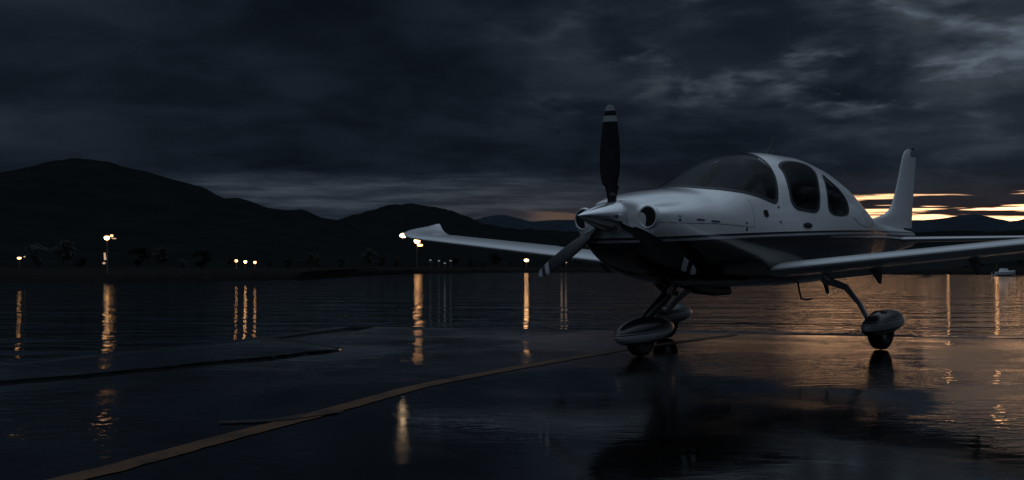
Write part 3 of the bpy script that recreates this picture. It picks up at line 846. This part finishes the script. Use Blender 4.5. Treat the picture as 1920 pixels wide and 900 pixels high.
# wings
def section(xle, ch, zle, twist, th, a, b_, camber=.02, n=14):
    def yt(t): return 5 * th * (.2969 * math.sqrt(max(t, 0)) - .126 * t - .3516 * t * t + .2843 * t ** 3 - .1020 * t ** 4)
    up_, lo = [], []
    for i in range(n + 1):
        t = i / n; t = a + (b_ - a) * (t * t if a == 0 else t)
        cz = camber * 4 * t * (1 - t); h_ = max(yt(t), .0012)
        zt_ = twist * t
        up_.append((xle + ch * t, zle + zt_ + ch * (cz + h_))); lo.append((xle + ch * t, zle + zt_ + ch * (cz - h_)))
    return list(reversed(up_)) + (lo[1:] if a == 0 else lo)
PL = [(.45, 2.50, 1.26), (.62, 2.44, 1.28), (.80, 2.39, 1.26), (1.0, 2.36, 1.24), (1.5, 2.38, 1.20), (3.2, 2.46, 1.04), (4.6, 2.55, .93), (5.25, 2.62, .86), (5.5, 2.70, .84), (5.68, 2.82, .80), (5.80, 3.0, .70), (5.86, 3.2, .52)]
PY = [q[0] for q in PL]
def planform(y, sgn):
    xle = pchip(PY, [q[1] for q in PL], y); ch = pchip(PY, [q[2] for q in PL], y)
    z = .795 + .095 * y
    tip = max(0, (y - 5.2) / .66); z += .05 * tip ** 1.6
    tw = (.03 if sgn > 0 else -.05) + .12 * tip ** 2
    return xle, ch, z, tw, (.105 if sgn > 0 else .12) * (1 if y < 5.7 else 1 - .5 * (y - 5.7) / .16)
def wing_piece(name, y0, y1, a, b_, sgn, n, material, parent, defl=0):
    m = MB(); rings = []
    for i in range(n + 1):
        y = y0 + (y1 - y0) * i / n
        xle, ch, z, tw, th = planform(y, sgn)
        s_ = section(xle, ch, z, tw, th, a, b_)
        if defl:
            hx, hz = xle + ch * a, z + tw * a + ch * .02
            s_ = [(hx + (px - hx) * cos(defl) + (pz - hz) * sin(defl), hz - (px - hx) * sin(defl) + (pz - hz) * cos(defl)) for px, pz in s_]
        rings.append([(px, sgn * y, pz) for px, pz in s_])
    m.loft(rings)
    return m.build(name, material, parent, angle=35)
for sgn in (1, -1):
    wg = wing_piece('wing', .45, 5.25, 0, .725, sgn, 40, M['white'], A)
    wing_piece('wing_tip', 5.253, 5.86, 0, 1, sgn, 16, M['white'], wg)
    wing_piece('flap', .62, 3.22, .735, 1, sgn, 10, M['white'], wg, R(11))
    wing_piece('aileron', 3.235, 5.24, .735, 1, sgn, 10, M['white'], wg, R(-7) if sgn > 0 else R(5))
    # flap track brackets
    for yy in (1.32, 2.35, 3.1):
        xle, ch, z, tw, th = planform(yy, sgn)
        xa = xle + ch * .66; zz_ = z - .03
        q = MB(); q.loft([[(xa, sgn * (yy - .012), zz_), (xa + .32, sgn * (yy - .012), zz_ - .06), (xa + .30, sgn * (yy - .012), zz_ - .19), (xa + .27, sgn * (yy - .012), zz_ - .185)],
                          [(xa, sgn * (yy + .012), zz_), (xa + .32, sgn * (yy + .012), zz_ - .06), (xa + .30, sgn * (yy + .012), zz_ - .19), (xa + .27, sgn * (yy + .012), zz_ - .185)]])
        q.build('flap_bracket', M['dark'], wg, smooth=False)
    # position light in the tip
    q = MB(); q.lathe([(-.05, .004), (-.04, .022), (0, .035), (.04, .03), (.06, .004)], (2.79, sgn * 5.66, 1.345), 'X', 14)
    q.build('position_light', M['nav'] if sgn > 0 else M['glass'], wg)
# tail
def tail_piece(name, sgn, a, b_, material, parent):
    m = MB(); rings = []
    for i in range(13):
        t = i / 12; y = .03 + 1.90 * t; r_ = max(0, (t - .9) / .1)
        xle = 6.70 + .16 * t + .14 * r_ ** 2; ch = .80 - .24 * t - .16 * r_ ** 2
        rings.append([(px, sgn * y, pz) for px, pz in section(xle, ch, 1.262, 0, .10, a, b_, 0.0)])
    m.loft(rings); return m.build(name, material, parent, angle=35)
for sgn in (1, -1):
    st = tail_piece('tailplane', sgn, 0, .66, M['white'], A)
    tail_piece('elevator', sgn, .675, 1, M['white'], st)
FN = [(1.30, 5.6, 7.56), (1.46, 5.9, 7.57), (1.54, 6.25, 7.58), (1.60, 6.60, 7.59), (1.70, 6.82, 7.60), (1.85, 6.95, 7.63), (2.05, 7.06, 7.66), (2.30, 7.18, 7.70), (2.48, 7.27, 7.735), (2.55, 7.34, 7.74), (2.58, 7.44, 7.73)]
FZ = [q[0] for q in FN]
def fin_piece(name, z0, z1, xa, xb, material, parent, n=28):
    m = MB(); rings = []
    for i in range(n + 1):
        z = z0 + (z1 - z0) * i / n
        le = pchip(FZ, [q[1] for q in FN], z); te = pchip(FZ, [q[2] for q in FN], z)
        ch = te - le; hinge = 1 - .30 / ch if ch > .6 else .42
        hinge = max(.42, hinge)
        a, b_ = (0, hinge - .008) if xa == 0 else (hinge, 1)
        th = min(.10, .085 / ch) if z < 2.5 else .10 * (1 - .6 * (z - 2.5) / .08)
        rings.append([(px, pz, z) for px, pz in section(le, ch, 0, 0, th, a, b_, 0)])
    m.loft(rings); return m.build(name, material, parent, angle=40)
fin = fin_piece('fin', 1.30, 2.58, 0, 1, M['white'], A)
fin_piece('rudder', 1.44, 2.47, 1, 1, M['white'], fin)
q = MB(); q.lathe([(-.05, .004), (-.03, .018), (.03, .018), (.05, .004)], (7.6, 0, 2.595), 'X', 10); q.build('beacon', M['dark'], fin)

# undercarriage
def teardrop(cx, cy, L, wd, zb, zt, nose_z, tail_z, material, name, parent, hump=0.0):
    m = MB(); rings = []
    for i in range(33):
        t = i / 32
        e_ = (math.sqrt(t) * 1.75 * (1 - t) ** .62 if t < 1 else 0); e_ = max(.012, min(1, e_ * 1.24))
        lift = (nose_z * (1 - t) ** 2 + tail_z * t ** 2)
        c_ = (zb + zt) / 2 * (1 - (1 - t) ** 2 - t ** 2) + lift
        hh = (zt - zb) / 2 * e_; hw = wd / 2 * e_
        rings.append([(cx + L * (t - .42), cy + hw * cos(a) * (1 if abs(sin(a)) < .98 else 1), c_ + hh * sin(a) * (1 if sin(a) > 0 else .8)) for a in [2 * pi * k / 24 for k in range(24)]])
    m.loft(rings); return m.build(name, material, parent, angle=60)
def wheel(cx, cy, r_, wd, parent):
    m = MB(); m.lathe([(-wd * .3, r_ * .5), (-wd * .5, r_ * .62), (-wd * .5, r_ * .85), (-wd * .36, r_ * .97), (0, r_), (wd * .36, r_ * .97), (wd * .5, r_ * .85), (wd * .5, r_ * .62), (wd * .3, r_ * .5)], (cx, cy, r_), 'Y', 40)
    ty = m.build('tyre', M['rubber'], parent, angle=50)
    q = MB(); q.lathe([(-wd * .33, .01), (-wd * .34, r_ * .45), (-wd * .28, r_ * .53), (wd * .28, r_ * .53), (wd * .34, r_ * .45), (wd * .33, .01)], (cx, cy, r_), 'Y', 24)
    q.build('rim', M['metal'], ty)
# nose gear
ng = MB(); ng.tube([(1.50, 0, .74), (1.30, 0, .56), (1.02, 0, .40), (.82, 0, .27)], [.075, .062, .055, .05], 14, .75); ngo = ng.build('nose_gear_leg', M['dark'], A)
teardrop(.90, 0, .98, .27, .085, .40, .20, .27, M['fair_nose'], 'nose_wheel_fairing', ngo)
wheel(.89, 0, .185, .13, ngo)
# main gear
for sgn in (1, -1):
    lg = MB(); lg.tube([(3.38, sgn * .72, .74), (3.36, sgn * .98, .66), (3.29, sgn * 1.17, .48), (3.22, sgn * 1.30, .31)], [.085, .062, .048, .045], 14, .55)
    lgo = lg.build('main_gear_leg', M['white'], A)
    m_ = banded('main_fairing_paint', 'z', .06, .063)
    teardrop(3.36, sgn * 1.38, .98, .27, .14, .44, .22, .30, m_, 'main_wheel_fairing', lgo)
    wheel(3.34, sgn * 1.38, .21, .15, lgo)
    # root fairing over the leg
# exhaust, steps, aerials, tie-down ring
q = MB(); q.tube([(1.55, -.05, .74), (1.80, -.05, .67), (2.15, -.05, .63), (2.45, -.05, .62)], [.07, .07, .06, .045], 14); q.build('exhaust_stack', M['steel'], A)
q = MB(); q.tube([(1.45, .22, .74), (1.62, .22, .64), (1.85, .22, .60)], [.035, .035, .03], 12); q.build('exhaust_pipe', M['steel'], A)
q = MB(); q.tube([(1.30, -.10, .74), (1.22, -.12, .66), (1.20, -.12, .60)], [.045, .04, .03], 10, .5); q.build('cooling_duct', M['steel'], A)
q = MB(); q.tube([(3.56, -.30, .70), (3.60, -.30, .60), (3.64, -.30, .515), (3.78, -.30, .50), (3.90, -.30, .505)], [.012, .012, .012, .012, .010], 8); q.build('belly_aerial', M['dark'], A)
q = MB(); q.loft([[(3.55, -.62, .74), (3.66, -.62, .74), (3.70, -.62, .58), (3.66, -.62, .575)], [(3.55, -.60, .74), (3.66, -.60, .74), (3.70, -.60, .58), (3.66, -.60, .575)]]); q.build('boarding_step', M['dark'], A, smooth=False)
q = MB(); q.tube([(3.35, 0, 2.17), (3.50, 0, 2.33), (3.56, 0, 2.42)], [.008, .005, .003], 6); q.build('whip_aerial', M['dark'], A)
q = MB(); q.loft([[(5.95, -.006, 1.5), (6.08, -.006, 1.5), (6.06, -.003, 1.6), (6.0, -.003, 1.6)], [(5.95, .006, 1.5), (6.08, .006, 1.5), (6.06, .003, 1.6), (6.0, .003, 1.6)]]); q.build('blade_aerial', M['white'], A, smooth=False)
